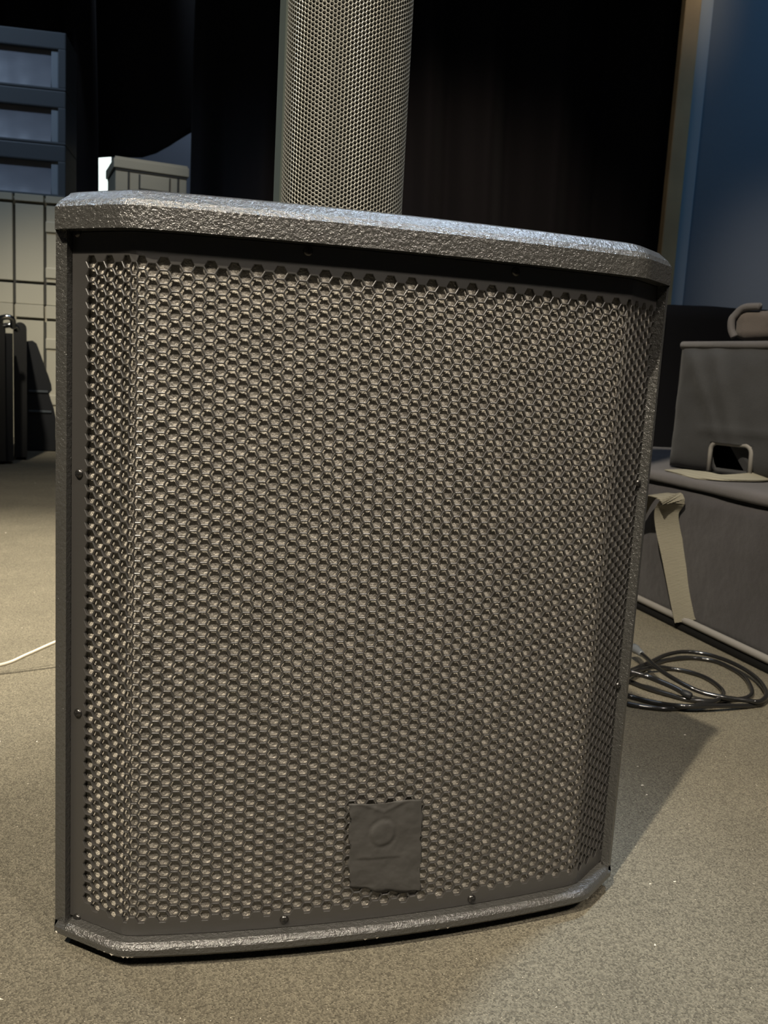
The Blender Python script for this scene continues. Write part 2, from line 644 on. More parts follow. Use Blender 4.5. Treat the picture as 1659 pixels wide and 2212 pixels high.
def build_cabinet():
    us = sorted(set(list(np.linspace(0, FL, 110)) + [LS, FL - LSR]))
    front = [FRONT(u) for u in us]
    dep, tap = .43, .125
    xb, yb = W / 2 - tap, .03 + dep
    side_r = [(W / 2 + (xb - W / 2) * t, ER + (yb - ER) * t) for t in np.linspace(0, 1, 8)[1:]]
    side_l = [(-(W / 2 + (xb - W / 2) * t), EL + (yb - EL) * t) for t in np.linspace(0, 1, 8)[1:]][::-1]
    back = [(xb + (-2 * xb) * t, yb) for t in (.33, .66)]
    loop = front + side_r + back + side_l
    n, nf = len(loop), len(front)
    P = np.array(loop)
    T = np.roll(P, -1, 0) - P
    Tn = T / np.linalg.norm(T, axis=1)[:, None]
    N = np.stack([-Tn[:, 1], Tn[:, 0]], 1)
    Nv = N + np.roll(N, 1, 0)
    Nv /= np.linalg.norm(Nv, axis=1)[:, None]
    sc = 1 / np.clip((Nv * N).sum(1), .5, 1)
    V, F = [], []

    def ring(inset, z):
        k = len(V)
        for i in range(n):
            V.append((P[i, 0] + Nv[i, 0] * sc[i] * inset, P[i, 1] + Nv[i, 1] * sc[i] * inset, z))
        return k
    zl, zh = Z0 + .0035, ZT - CHM
    r0 = ring(.0035, Z0)
    r1 = ring(0, zl)
    r2 = ring(0, Z0 + LB - .0035)
    r3 = ring(0, zh - LT)
    r4 = ring(0, zh)
    r5 = ring(.0025, zh + .0040)
    r6 = ring(.0090, ZT - .0014)
    r7 = ring(.0135, ZT)
    for a, b in ((r0, r1), (r1, r2), (r3, r4), (r4, r5), (r5, r6), (r6, r7)):
        for i in range(n):
            j = (i + 1) % n
            F.append((a + i, a + j, b + j, b + i))
    iL = us.index(LS)
    iR = us.index(FL - LSR)
    SB_ = .0080
    q2, q3 = len(V), len(V) + n
    for base_ in (r2, r3):
        for i in range(n):
            x, y, z = V[base_ + i]
            if i < nf and (i <= iL or i >= iR):
                y += SB_
                if i >= iR:
                    x += SB_ * .55
            elif i == nf or i == n - 1:
                y += SB_ * .0
            V.append((x, y, z))
    for i in range(n):
        j = (i + 1) % n
        if i < nf - 1 and iL <= i < iR:
            continue
        F.append((r2 + i, r2 + j, q2 + j, q2 + i))
        F.append((r3 + i, r3 + j, q3 + j, q3 + i))
    for i in range(n):
        j = (i + 1) % n
        if iL <= i < iR:
            continue
        F.append((q2 + i, q2 + j, q3 + j, q3 + i))
    F.append(tuple(r0 + i for i in range(n)))
    F.append(tuple(r7 + i for i in range(n)))
    # rounded inner edge of the bottom lip, then the recess walls
    k = len(V)
    for i in range(iL, iR + 1):
        for dd, zz in ((.0008, .0022), (.0020, .0009), (.0036, .0)):
            x, y = FRONT(us[i], dd)
            V.append((x, y, Z0 + LB - zz))
    for i in range(iL, iR):
        q = k + 3 * (i - iL)
        F.append((r2 + i, r2 + i + 1, q + 3, q))
        F.append((q, q + 3, q + 4, q + 1))
        F.append((q + 1, q + 4, q + 5, q + 2))
    kb = k
    k = len(V)
    for i in range(iL, iR + 1):
        x, y = FRONT(us[i] + (-.0055 if i == iL else .0083 if i == iR else 0), REC + .012)
        V.append((x, y, Z0 + LB))
        V.append((x, y, zh - LT))
    for i in range(iL, iR):
        q = k + 2 * (i - iL)
        F.append((kb + 3 * (i - iL) + 2, kb + 3 * (i - iL) + 5, q + 2, q))
        F.append((r3 + i, r3 + i + 1, q + 3, q + 1))
        F.append((q, q + 2, q + 3, q + 1))
    F.append((q2 + iL, q3 + iL, k + 1, k))
    F.append((r2 + iL, q2 + iL, k, kb + 2, kb + 1, kb))
    F.append((r3 + iL, q3 + iL, k + 1))
    F.append((r2 + iR, q2 + iR, k + 2 * (iR - iL), kb + 3 * (iR - iL) + 2, kb + 3 * (iR - iL) + 1, kb + 3 * (iR - iL)))
    F.append((r3 + iR, q3 + iR, k + 2 * (iR - iL) + 1))
    F.append((q2 + iR, q3 + iR, k + 2 * (iR - iL) + 1, k + 2 * (iR - iL)))
    return mesh('cabinet_shell', V, F, 'textured', CAB)


build_cabinet()
GZ0, GZ1 = Z0 + LB + .0005, ZT - CHM - LT - .0005
perforated('front_grille', FRONT, FL, GZ0, GZ1, LS - .0050, FL - LSR + .0080, LS + .0105, FL + .0020, GZ0 + .0085, .4622, .0081, .855, REC, .0022, 'grille', CAB, .11, .00025)
surface('grille_foam', FRONT, np.linspace(LS - .004, FL - LSR + .0075, 90), np.linspace(GZ0, GZ1, 40), REC + .0038, 'foam', CAB)

# screws in the grille frame
SCREWS = [(170, 503), (670, 543), (1115, 587), (170, 1023), (168, 1540), (165, 1983), (610, 1986), (1015, 1941), (1389, 1043), (1344, 1480), (1303, 1868)]


def screw(u, z):
    x, y = FRONT(u, REC)
    x2, y2 = FRONT(u, REC - .001)
    nrm = Vector((x2 - x, y2 - y, 0)).normalized()
    side = Vector((0, 0, 1)).cross(nrm)
    up = Vector((0, 0, 1))
    o = Vector((x, y, z))
    prof = [(.0031, -.0002), (.0031, .0005), (.0027, .0012), (.0018, .0017), (.0008, .0019)]
    n = 20
    V, F = [], []
    for r, h in prof:
        for k in range(n):
            a = 2 * math.pi * k / n
            V.append(o + side * r * math.cos(a) + up * r * math.sin(a) + nrm * h)
    for i in range(len(prof) - 1):
        for k in range(n):
            F.append((i * n + k, i * n + (k + 1) % n, (i + 1) * n + (k + 1) % n, (i + 1) * n + k))
    F.append(tuple((len(prof) - 1) * n + k for k in range(n)))
    s = mesh('grille_screw', V, F, 'screw', CAB, smooth=True)
    a0 = random.uniform(0, 1.5)
    bm = bmesh.new()
    for q in (0, 1):
        ca, sa = math.cos(a0 + q * math.pi / 2), math.sin(a0 + q * math.pi / 2)
        d1 = side * ca + up * sa
        d2 = -side * sa + up * ca
        vs = []
        for h in (.0012, .0021):
            for p, w in ((-1, -1), (1, -1), (1, 1), (-1, 1)):
                vs.append(bm.verts.new(o + d1 * p * .0017 + d2 * w * .0004 + nrm * h))
        for f in ((0, 1, 2, 3), (4, 5, 6, 7), (0, 1, 5, 4), (1, 2, 6, 5), (2, 3, 7, 6), (3, 0, 4, 7)):
            bm.faces.new([vs[k] for k in f])
    from_bm('cross_slot', bm, 'recess', s)


for px, py in SCREWS:
    screw(*solve_uz(px, py, REC))

# tape patch over the badge: badge ring and bar press through it
tc = [solve_uz(px, py, REC - .001) for px, py in ((757, 1739), (909, 1727), (906, 1925), (752, 1915))]
kc = solve_uz(830, 1800, REC - .001)
b0, b1 = solve_uz(770, 1856, REC - .001), solve_uz(868, 1850, REC - .001)


def tape():
    n = 70
    V, F = [], []

    def lerp(a, b, t):
        return (a[0] + (b[0] - a[0]) * t, a[1] + (b[1] - a[1]) * t)
    rnd = random.Random(3)
    for j in range(n + 1):
        for i in range(n + 1):
            s, t = i / n, j / n
            p = lerp(lerp(tc[3], tc[2], s), lerp(tc[0], tc[1], s), t)
            u, z = p
            if j == 0:
                z -= .0022 * math.sin(s * 3.1) + .0009 * math.sin(s * 19)
            if i in (0, n):
                u += .0007 * math.sin(t * 17 + i) + .0004 * math.sin(t * 41)
            if j == n:
                z += .0008 * math.sin(s * 9 + 1)
            r = math.hypot(u - kc[0], z - kc[1])
            h = .0009
            h += .0007 / (1 + math.exp((r - .0085) / .0006)) - .0003 * math.exp(-((r - .0105) / .0015) ** 2)
            # bar of the badge: a ledge that drops below it
            zb = b0[1] + (b1[1] - b0[1]) * (u - b0[0]) / (b1[0] - b0[0])
            inb = 1 / (1 + math.exp(-(u - b0[0]) / .0012)) / (1 + math.exp((u - b1[0]) / .0008))
            g = (z - zb)
            h += inb * .0009 * (1 / (1 + math.exp(-g / .0004))) * math.exp(-max(g, 0) / .006)
            # gentle creases
            h += .0009 * noise.noise(Vector((u * 55, z * 55, 2.2))) + .0004 * noise.noise(Vector((u * 160, z * 160, 7.7)))
            h += .0006 * math.exp(-((z - kc[1] - .016 - abs(u - kc[0]) * .45) / .0016) ** 2)
            x, y = FRONT(u, REC - max(h, .00035))
            V.append((x, y, z))
    for j in range(n):
        for i in range(n):
            q = j * (n + 1) + i
            F.append((q, q + 1, q + n + 2, q + n + 1))
    o = mesh('tape_patch', V, F, 'tape', CAB, smooth=True, fix=False)
    md = o.modifiers.new('thickness', 'SOLIDIFY')
    md.thickness = .0003
    md.offset = -1
    o['label'] = 'matte dark tape patch covering the badge'


tape()
# chipped paint along the lower front edge


def paint_chips():
    rnd_ = random.Random(9)
    for px, py, sz in ((213, 2053, 2.2), (222, 2057, 1.6), (237, 2062, 2.6), (244, 2066, 1.4), (262, 2071, 2.), (276, 2071, 1.7), (287, 2070, 1.7), (121, 2012, 1.8), (790, 2032, 2.), (811, 2029, 1.4), (943, 2010, 2.4), (969, 2007, 1.6), (1269, 1943, 2.4)):
        u, z = solve_uz(px, py, 0)
        V = []
        for q in range(7):
            a_ = 2 * math.pi * q / 7
            r_ = .00055 * sz * rnd_.uniform(.6, 1.2)
            x, y = FRONT(u + 1.5 * r_ * math.cos(a_), -.0003)
            V.append((x, y, max(z + .7 * r_ * math.sin(a_), Z0 + .0036)))
        V += [(p_[0], p_[1], p_[2]) for p_ in [(*FRONT(u, .0004), z)]]
        F = [(q, (q + 1) % 7, 7) for q in range(7)] + [tuple(range(6, -1, -1))]
        o = mesh('paint_chip', V, F, 'lint', CAB)
        o['label'] = 'small pale chip in the black paint'


paint_chips()
# rubber feet
for fx, fy in ((-.14, .07), (.14, .07), (-.07, .39), (.07, .39)):
    bm = bmesh.new()
    bmesh.ops.create_cone(bm, cap_ends=True, segments=24, radius1=.016, radius2=.018, depth=Z0, matrix=Matrix.Translation((fx, fy, Z0 / 2)))
    from_bm('rubber_foot', bm, 'rubber', CAB)

# ------------------------------------------------------------------ the column loudspeaker on top of it
KD = .165
KX = .0005
kw = l2w(KX, KD, ZT)
COLM = thing('column_loudspeaker', 'slim column loudspeaker with fine perforated pale grille rising from the bass cabinet top', 'loudspeaker', tuple(kw), BYAW)
KW, KH = .1005, 1.08
hw = KW / 2
arc = [(-hw, .028), (-hw, .024)]
for t in np.linspace(math.pi, 0, 61):
    arc.append((hw * math.cos(t), .024 - .034 * math.sin(t) ** .9))
arc += [(hw, .028)]
arc = np.array(arc)
KF, KL = arc_curve(arc)
fine_perforated('column_grille', KF, .0005, KL - .0005, .022, KH - .012, .0033, .70, .22, .00020, .0010, 'col_grille', COLM)
surface('column_foam', KF, np.linspace(.001, KL - .001, 60), np.linspace(.022, KH - .012, 3), .0022, 'col_foam', COLM)
bm = bmesh.new()
add_box(bm, -hw - .0015, hw, .0265, .062, .016, KH, .003, 3)
from_bm('column_housing', bm, 'col_shell', COLM)
bm = bmesh.new()
add_box(bm, -hw - .001, hw + .001, -.008, .062, 0, .018, .004, 2)
from_bm('column_base', bm, 'col_shell', COLM)
bm = bmesh.new()
add_box(bm, -hw - .001, hw + .001, -.008, .062, KH - .008, KH + .012, .004, 2)
from_bm('column_top_cap', bm, 'col_shell', COLM)

# ------------------------------------------------------------------ cables
# cable, its highlight painted as an overall pale tone, rising from the floor at the left towards the back of the cabinet
cp = [(-.90, .83, .0035), (-.74, .925, .0035), (-.61, .998, .005), (-.535, 1.042, .0085), (-.4739, 1.078, .0123), (-.4459, 1.0958, .0225), (-.418, 1.1133, .0345), (-.385, 1.132, .046), (-.32, 1.155, .062),
      (-.24, 1.145, .082), (-.17, 1.09, .098), (-.137, 1.035, .105), (-.134, 1.022, .106)]
v, f = tube_data(catmull(cp, 8), .0024, 12)
tag(mesh('power_cable', v, f, 'cable_highlight', smooth=True), 'thin cable, painted pale for its highlight, slanting up from the carpet to the left back of the bass cabinet', 'cable')


def coil_pt(u, v, z):
    p = on_z(1340 + u * .1923, 1380 + v * .1923, z)
    return (p[0], p[1], z)


R = .0031
coil = [(235, 165, .022), (320, 240, .024), (420, 330, .022), (560, 425, .020), (760, 535, .016), (930, 605, .012), (1150, 655, .011), (1400, 690, .010), (1560, 705, .0095), (1640, 640, .0095), (1625, 560, .0095),
        (1540, 450, .0095), (1400, 345, .0095), (1200, 245, .0095), (960, 172, .0095), (720, 145, .0095), (520, 178, .0095), (360, 250, .008), (180, 330, .006), (20, 400, .0035), (10, 450, .0035), (120, 485, .0035), (250, 535, .004), (400, 585, .004),
        (560, 630, .004), (720, 675, .0035), (850, 692, .0035), (1050, 697, .0035), (1250, 685, .0035), (1400, 668, .0035), (1475, 620, .0035), (1465, 540, .0035), (1395, 430, .0035), (1250, 332, .0035),
        (1050, 248, .0035), (800, 215, .0035), (560, 232, .0035), (430, 265, .0035), (280, 330, .0035), (60, 450, .010), (-40, 560, .010), (-10, 680, .0035), (100, 733, .0035), (300, 766, .0035), (500, 785, .0035), (700, 773, .004),
        (900, 738, .0085), (1080, 690, .0095), (1160, 620, .0035), (1100, 530, .0035), (950, 432, .0035), (750, 367, .0035), (560, 335, .0035), (440, 318, .0085), (300, 330, .0095), (90, 390, .0155), (-30, 500, .0155), (20, 600, .0095), (120, 648, .0035), (300, 697, .0035),
        (480, 732, .0035), (700, 756, .009), (1000, 752, .0095), (1300, 752, .006), (1480, 748, .0035), (1590, 722, .0035)]
COIL = thing('coiled_cable', 'glossy black cable coiled loosely on the carpet right of the bass cabinet', 'cable', (0, 0, 0))
v, f = tube_data(catmull([coil_pt(*c) for c in coil], 7), R, 12)
mesh('cord', v, f, 'cable', COIL, smooth=True)
p0, p1 = Vector(coil_pt(235, 165, .022)), Vector(coil_pt(175, 118, .021))
d = (p0 - p1).normalized()
v, f = tube_data([p1 - d * .012, p1 - d * .010, p1, p1 + d * .004, p0, p0 + d * .003], [.004, .0065, .0070, .0060, .0045, .0035], 16)
o = mesh('cable_connector', v, f, 'connector', COIL, smooth=True)
o['label'] = 'grey connector at the end of the black cable'
tail = [coil_pt(*c) for c in ((110, 372, .0225), (300, 422, .0185), (450, 480, .017), (600, 545, .0145), (700, 600, .012))]
CAB2 = thing('plug_lead', 'short black lead ending in a plug, lying across the coiled black cable', 'cable', (0, 0, 0))
v, f = tube_data(catmull(tail, 7), .0038, 12)
mesh('cord', v, f, 'cable', CAB2, smooth=True)
q0, q1 = Vector(tail[-1]), Vector(coil_pt(800, 648, .0095))
v, f = tube_data([q0 - (q1 - q0) * .2, q0, q0 + (q1 - q0) * .5, q1 - (q1 - q0) * .08, q1], [.0030, .0042, .0050, .0046, .003], 14)
mesh('plug', v, f, 'black', CAB2, smooth=True)

# ------------------------------------------------------------------ padded bags at the right


def soft_box(name, dx, dy, dz, bevel, material, parent, loc=(0, 0, 0), sag=.008, seed=0, freq=5., cuts=14):
    bm = bmesh.new()
    bmesh.ops.create_cube(bm, size=1)
    bmesh.ops.subdivide_edges(bm, edges=bm.edges[:], cuts=cuts, use_grid_fill=True)
    h = Vector((dx / 2, dy / 2, dz / 2))
    for v in bm.verts:
        p = Vector((v.co.x * dx, v.co.y * dy, v.co.z * dz))
        c = Vector([max(-h[k] + bevel, min(h[k] - bevel, p[k])) for k in range(3)])
        d = p - c
        if d.length > 1e-9:
            p = c + d.normalized() * bevel
        nn = d.normalized() if d.length > 1e-9 else Vector((0, 0, 0))
        q = p * freq + Vector((seed * 3.1, seed * 1.7, seed))
        p += nn * sag * (noise.noise(q) + .5 * noise.noise(q * 2.3))
        v.co = p + Vector((0, 0, dz / 2))
    o = from_bm(name, bm, material, parent, smooth=True)
    o.location = loc
    return o


g0, g1 = on_z(1378, 1316), on_z(1659, 1455)
tdir = Vector((g0[0] - g1[0], g0[1] - g1[1], 0)).normalized()      # along the long side, away from the camera
lrz = math.atan2(tdir.y, tdir.x) - math.pi / 2                      # local +y = along, local +x = into the bag
LBAG = thing('padded_bag', 'long grey padded bag lying on the carpet, the bottom one of the bags at right', 'bag', (g1[0], g1[1], 0), lrz, 'padded equipment bags at right')
y0_, y1_ = -.20, 1.02
LX = .50
body = soft_box('bag_body', LX, y1_ - y0_, .229, .022, 'bag', LBAG, (LX / 2 + .002, (y0_ + y1_) / 2, .010), .004, 1, 7., 30)
lid = soft_box('bag_lid', LX, y1_ - y0_, .022, .0105, 'bag_lid', LBAG, (LX / 2 + .002, (y0_ + y1_) / 2, .2385), .0015, 2, 9., 40)
bm = bmesh.new()
add_box(bm, .010, LX - .006, y0_ + .008, y1_ - .008, .2345, .2430, .003)
from_bm('zipper', bm, 'zip', LBAG)


def rect_path(x0, x1, y0, y1, z, r=.03):
    out = []
    for cx, cy, a0 in ((x0 + r, y0 + r, 180), (x1 - r, y0 + r, 270), (x1 - r, y1 - r, 0), (x0 + r, y1 - r, 90)):
        for k in range(7):
            a = math.radians(a0 + 15 * k)
            out.append((cx + r * math.cos(a), cy + r * math.sin(a), z))
    out.append(out[0])
    return out


bm = bmesh.new()
add_box(bm, -.004, LX + .006, y0_ - .003, y1_ + .003, 0, .0135, .005)
from_bm('bag_sole', bm, 'zip', LBAG)
v, f = tube_data(rect_path(-.001, LX + .005, y0_, y1_, .0205), .0062, 10, False)
mesh('piping', v, f, 'piping', LBAG, smooth=True)


def lb(px, py, out=0.):
    """local (y, z) of the ray through a pixel with the bag's long side plane"""
    n = Vector((math.cos(lrz), math.sin(lrz), 0))
    d = Vector(ray(px, py))
    o = Vector(CP)
    p0 = Vector((g1[0], g1[1], 0)) - n * out
    t = (p0 - o).dot(n) / d.dot(n)
    p = o + d * t - Vector((g1[0], g1[1], 0))
    return p.dot(tdir), p.z


# webbing handle: a leg up the side, a fold at the top and the return leg behind the cabinet
leg = [lb(1480, 1342, .004), lb(1466, 1270, .008), lb(1452, 1200, .013), lb(1440, 1140, .018), lb(1438, 1105, .024), lb(1446, 1082, .03)]
ov = [.003, .006, .010, .016, .022, .024]
path = [(-o_, y, z) for (y, z), o_ in zip(leg, ov)]
ly, lz = leg[-1]
path += [(-.031, ly + .018, lz + .007), (-.032, ly + .050, lz + .002), (-.030, ly + .085, lz - .020), (-.024, ly + .13, lz - .065), (-.014, ly + .17, lz - .13), (-.004, ly + .19, .03)]
wd = [(-.45, .9, .05), (-.6, .8, .05), (-.75, .65, 0), (-.8, .6, 0), (-.85, .5, 0), (-.9, .45, 0)] + [(-.95, .3, -.1), (-1, .1, -.2), (-1, .1, -.2), (-.8, .6, 0), (-.6, .8, 0), (-.4, .9, 0)]
pp = catmull(path, 8)
ww = catmull(wd, 8)
v, f = ribbon(pp, ww, .020, .0009)
o = mesh('carry_handle', v, f, 'web', LBAG, smooth=False)
o['label'] = 'tan webbing handle loop'

# middle bag: dark padded cover with a window, standing on the long bag
mz = .2632
mA, mB = on_z(1436, 1006, mz), on_z(1610, 1031, mz)
mdir = Vector((mB[0] - mA[0], mB[1] - mA[1], 0)).normalized()
mrz = math.atan2(mdir.y, mdir.x)
mnr = Vector((mdir.y, -mdir.x, 0))                                   # faces the camera


def mid_pt(px, py):
    """(along, height) on the cover's front plane, measured from its left bottom corner"""
    d, o = Vector(ray(px, py)), Vector(CP)
    p0 = Vector((mA[0], mA[1], mz))
    t = (p0 - o).dot(mnr) / d.dot(mnr)
    q = o + d * t - p0
    return q.dot(mdir), q.z


mw, mh, mdp = .46, mid_pt(1470, 741)[1], .20
MBAG = thing('padded_bag', 'dark grey padded cover with a cut-out window, standing on the long grey bag', 'bag', tuple(Vector((mA[0], mA[1], mz)) + mdir * mw / 2), mrz, 'padded equipment bags at right')


def mid_local(px, py):
    u, z = mid_pt(px, py)
    return u - mw / 2, z


c = [mid_local(px, py) for px, py in ((1541, 957), (1628, 962), (1618, 1060), (1528, 1052))]
hx0, hx1 = (c[0][0] + c[3][0]) / 2, (c[1][0] + c[2][0]) / 2
hz0, hz1 = .003, (c[0][1] + c[1][1]) / 2


def bag_front():
    """front panel with a rounded window and a thickness; grid cells inside the window left out"""
    xs = sorted(set(list(np.linspace(-mw / 2, mw / 2, 60)) + [hx0, hx1]))
    zs = sorted(set(list(np.linspace(0, mh, 34)) + [hz0, hz1]))
    V, F = [], []
    for z in zs:
        for x in xs:
            ex = min(x + mw / 2, mw / 2 - x)
            ez = min(z, mh - z)
            e = max(0, min(ex, ez))
            d = -.022 * (1 - math.exp(-e / .014)) + .022
            d += .006 * noise.noise(Vector((x * 7, z * 9, 3.3))) + .003 * noise.noise(Vector((x * 19, z * 22, 1.1)))
            d += .006 * math.exp(-((x + mw / 2 - .03 - (mh - z) * .55) / .012) ** 2) * min(1, e / .02) * -1
            d += .005 * math.exp(-((x + mw / 2 - .085 - (mh - z) * .4) / .014) ** 2) * min(1, e / .02) * -1
            d += -.004 * math.exp(-((z - hz1 - .022) / .008) ** 2) * (1 if x > hx0 - .03 else 0)
            V.append((x, d - .006, z))
    n = len(xs)
    for j in range(len(zs) - 1):
        for i in range(n - 1):
            xm, zm = (xs[i] + xs[i + 1]) / 2, (zs[j] + zs[j + 1]) / 2
            if hx0 < xm < hx1 and hz0 < zm < hz1:
                continue
            F.append((j * n + i, j * n + i + 1, (j + 1) * n + i + 1, (j + 1) * n + i))
    o = mesh('bag_front', V, F, 'bag_dark', MBAG, smooth=True, fix=False)
    md = o.modifiers.new('thickness', 'SOLIDIFY')
    md.thickness = .007
    md.offset = -1


bag_front()
# sides, top, back and bottom of the cover: a shell open at the front
bm = bmesh.new()
add_box(bm, -mw / 2, mw / 2, .014, mdp, 0, mh)
for fc in [q for q in bm.faces if q.normal.y < -.5]:
    bm.faces.remove(fc)
o = from_bm('bag_shell', bm, 'bag_dark', MBAG)
md = o.modifiers.new('thickness', 'SOLIDIFY')
md.thickness = .006
md.offset = -1
bm = bmesh.new()
add_box(bm, hx0 - .05, hx1 + .05, .07, .075, .008, mh - .02)
from_bm('inner_lining', bm, 'bag_black', MBAG)
fa, fb, fc_, fd = (hx0 + .022, .010, hz1 + .004), (hx1 + .006, .009, hz1 + .004), (hx1 + .006, .012, .006), (hx0 + .058, .020, .006)
v, f = extrude_profile([fa, fb, fc_, fd], (0, .004, 0))
mesh('inner_flap', v, f, 'bag_dark', MBAG)
wp = []
rr = .014
for cx, cz, a0 in ((hx0 + rr, hz1 - rr, 180), (hx1 - rr, hz1 - rr, 90)):
    pts = [(cx + rr * math.cos(math.radians(a0 - 15 * k)), cz + rr * math.sin(math.radians(a0 - 15 * k))) for k in range(7)]
    wp += pts
wp = [(hx0, hz0)] + wp + [(hx1, hz0)]
v, f = tube_data([(x, -.004, z) for x, z in wp], .0042, 10)
mesh('window_piping', v, f, 'piping', MBAG, smooth=True)
v, f = tube_data([(-mw / 2 + .006, .008, mh - .004), (mw / 2 - .006, .008, mh - .004)], .0075, 10)
mesh('top_seam', v, f, 'bag_lid', MBAG, smooth=True)

# webbing strap lying on the lid in front of the cover
zs_ = .2625
sp = [on_z(px, py, zs_) for px, py in ((1455, 1016), (1490, 1024), (1535, 1033), (1585, 1037), (1640, 1036), (1700, 1030), (1760, 1024))]
SB = thing('webbing_strap', 'pale tan webbing strap lying flat between the long bag lid and dark cover', 'strap', (0, 0, 0))
hts = [0, .001, .0015, .003, .004, .006, .004]
v, f = ribbon(catmull([(p[0], p[1], zs_ + .001 + h) for p, h in zip(sp, hts)], 6), catmull([(.1, 1, .0), (.1, 1, .05), (.05, 1, .12), (0, 1, .16), (0, 1, .2), (0, 1, .2), (0, 1, .2)], 6), .017, .0009)
mesh('strap_webbing', v, f, 'webin', SB)

# black bag behind, taupe bag on top
bl = on_y(1428, 700, 2.6)[0]
BBAG = thing('padded_bag', 'tall black bag standing behind the dark cover with the window', 'bag', (bl + .30, 2.78, 0), 0, 'padded equipment bags at right')
soft_box('bag_body', .60, .28, on_y(1450, 656, 2.64)[2], .02, 'bag_black', BBAG, (0, 0, 0), .004, 4, 6., 16)
v, f = tube_data([(-.28, -.14, .02), (-.285, -.142, .3), (-.28, -.14, .62)], .006, 8)
mesh('side_piping', v, f, 'zip', BBAG, smooth=True)
tz0 = mz + mh + .006
tu = mid_pt(1556, 700)[0]
tz1 = mid_pt(1620, 664)[1] + mz + .004
tpos = Vector((mA[0], mA[1], tz0)) + mdir * (tu + .25) - mnr * .115
TBAG = thing('padded_bag', 'taupe padded bag with rounded pale-piped end, topmost of the bags at right', 'bag', tuple(tpos), mrz, 'padded equipment bags at right')
soft_box('bag_body', .50, .17, tz1 - tz0, .018, 'bag_brown', TBAG, (0, 0, 0), .006, 6, 8., 18)
hh = tz1 - tz0
pth = [(-.200, -.078, hh + .001), (-.230, -.081, hh), (-.244, -.084, hh - .012), (-.249, -.087, hh * .62), (-.247, -.087, hh * .32), (-.240, -.086, .006)]
v, f = tube_data(catmull(pth, 6), .0065, 10)
mesh('end_piping', v, f, 'bag_lid', TBAG, smooth=True)
v, f = tube_data([(-.20, -.045, hh + .001), (-.12, -.05, hh + .003), (.0, -.05, hh), (.2, -.05, hh + .002)], .0055, 8)
mesh('zipper', v, f, 'zip', TBAG, smooth=True)

# ------------------------------------------------------------------ crates at the left
YL = 4.5


LROT = .17


def turn(o):
    """turn a crate of the left stack about the stack's right front edge"""
    pv = Vector((lx(142), YL, 0))
    d = Vector(o.location) - pv
    c_, s_ = math.cos(LROT), math.sin(LROT)
    o.location = pv + Vector((d.x * c_ - d.y * s_, d.x * s_ + d.y * c_, d.z))
    o.rotation_euler = (0, 0, LROT)


def lx(px, py=430):
    return on_y(px, py, YL)[0]


def lz(py, px=60):
    return on_y(px, py, YL)[2]


def panelled(bm_body, bm_line, x0, x1, z0, z1, y, xcuts, zcuts, gap, depth):
    """front of a crate: raised panels with dark seams between"""
    xs = [x0] + sorted(xcuts) + [x1]
    zs = [z0] + sorted(zcuts) + [z1]
    for i in range(len(xs) - 1):
        for j in range(len(zs) - 1):
            add_box(bm_body, xs[i] + (gap / 2 if i else 0), xs[i + 1] - (gap / 2 if i < len(xs) - 2 else 0), y - depth, y, zs[j] + (gap / 2 if j else 0), zs[j + 1] - (gap / 2 if j < len(zs) - 2 else 0), .002, 1)
    add_box(bm_line, x0 + .004, x1 - .004, y - .004, y + .006, z0 + .004, z1 - .004)


def big_crate(label, z0, z1, rim, zc):
    cx = (lx(-175) + lx(153)) / 2
    w = lx(153) - lx(-175)
    t = thing('storage_crate', label, 'crate', (cx, YL + .28, z0), 0, 'large grey crates at left')
    turn(t)
    h = z1 - z0
    b1, b2, b3 = bmesh.new(), bmesh.new(), bmesh.new()
    add_box(b1, -w / 2, w / 2, -.27, .28, 0, h - .001, .006)
    cuts = [lx(38) - cx, lx(101) - cx, lx(-28) - cx]
    panelled(b1, b2, -w / 2, w / 2, 0, h - rim, -.28, cuts, zc, .013, .022)
    from_bm('crate_body', b1, 'crate', t)
    from_bm('panel_seams', b2, 'crate_line', t)
    panelled(b3, bmesh.new(), -w / 2 - .004, w / 2 + .004, h - rim + .012, h, -.28, cuts, [], .010, .030)
    from_bm('rim', b3, 'crate', t)
    # latch blocks at the corner post
    for zz in (.30, .72):
        b4 = bmesh.new()
        xa = lx(103) - cx
        add_box(b4, xa, w / 2 - .004, -.311, -.30, h * zz - .025, h * zz + .025, .004)
        from_bm('latch', b4, 'crate', t)
    return t


zA, zB, zC = lz(424), lz(658), 0.
big_crate('large pale grey plastic crate on the floor behind the upright black cases', 0., zB - .002, .075, [])
big_crate('large pale grey plastic crate stacked second from the floor under the slate drawer bins', zB, zA, .045, [(lz(612) - zB)])
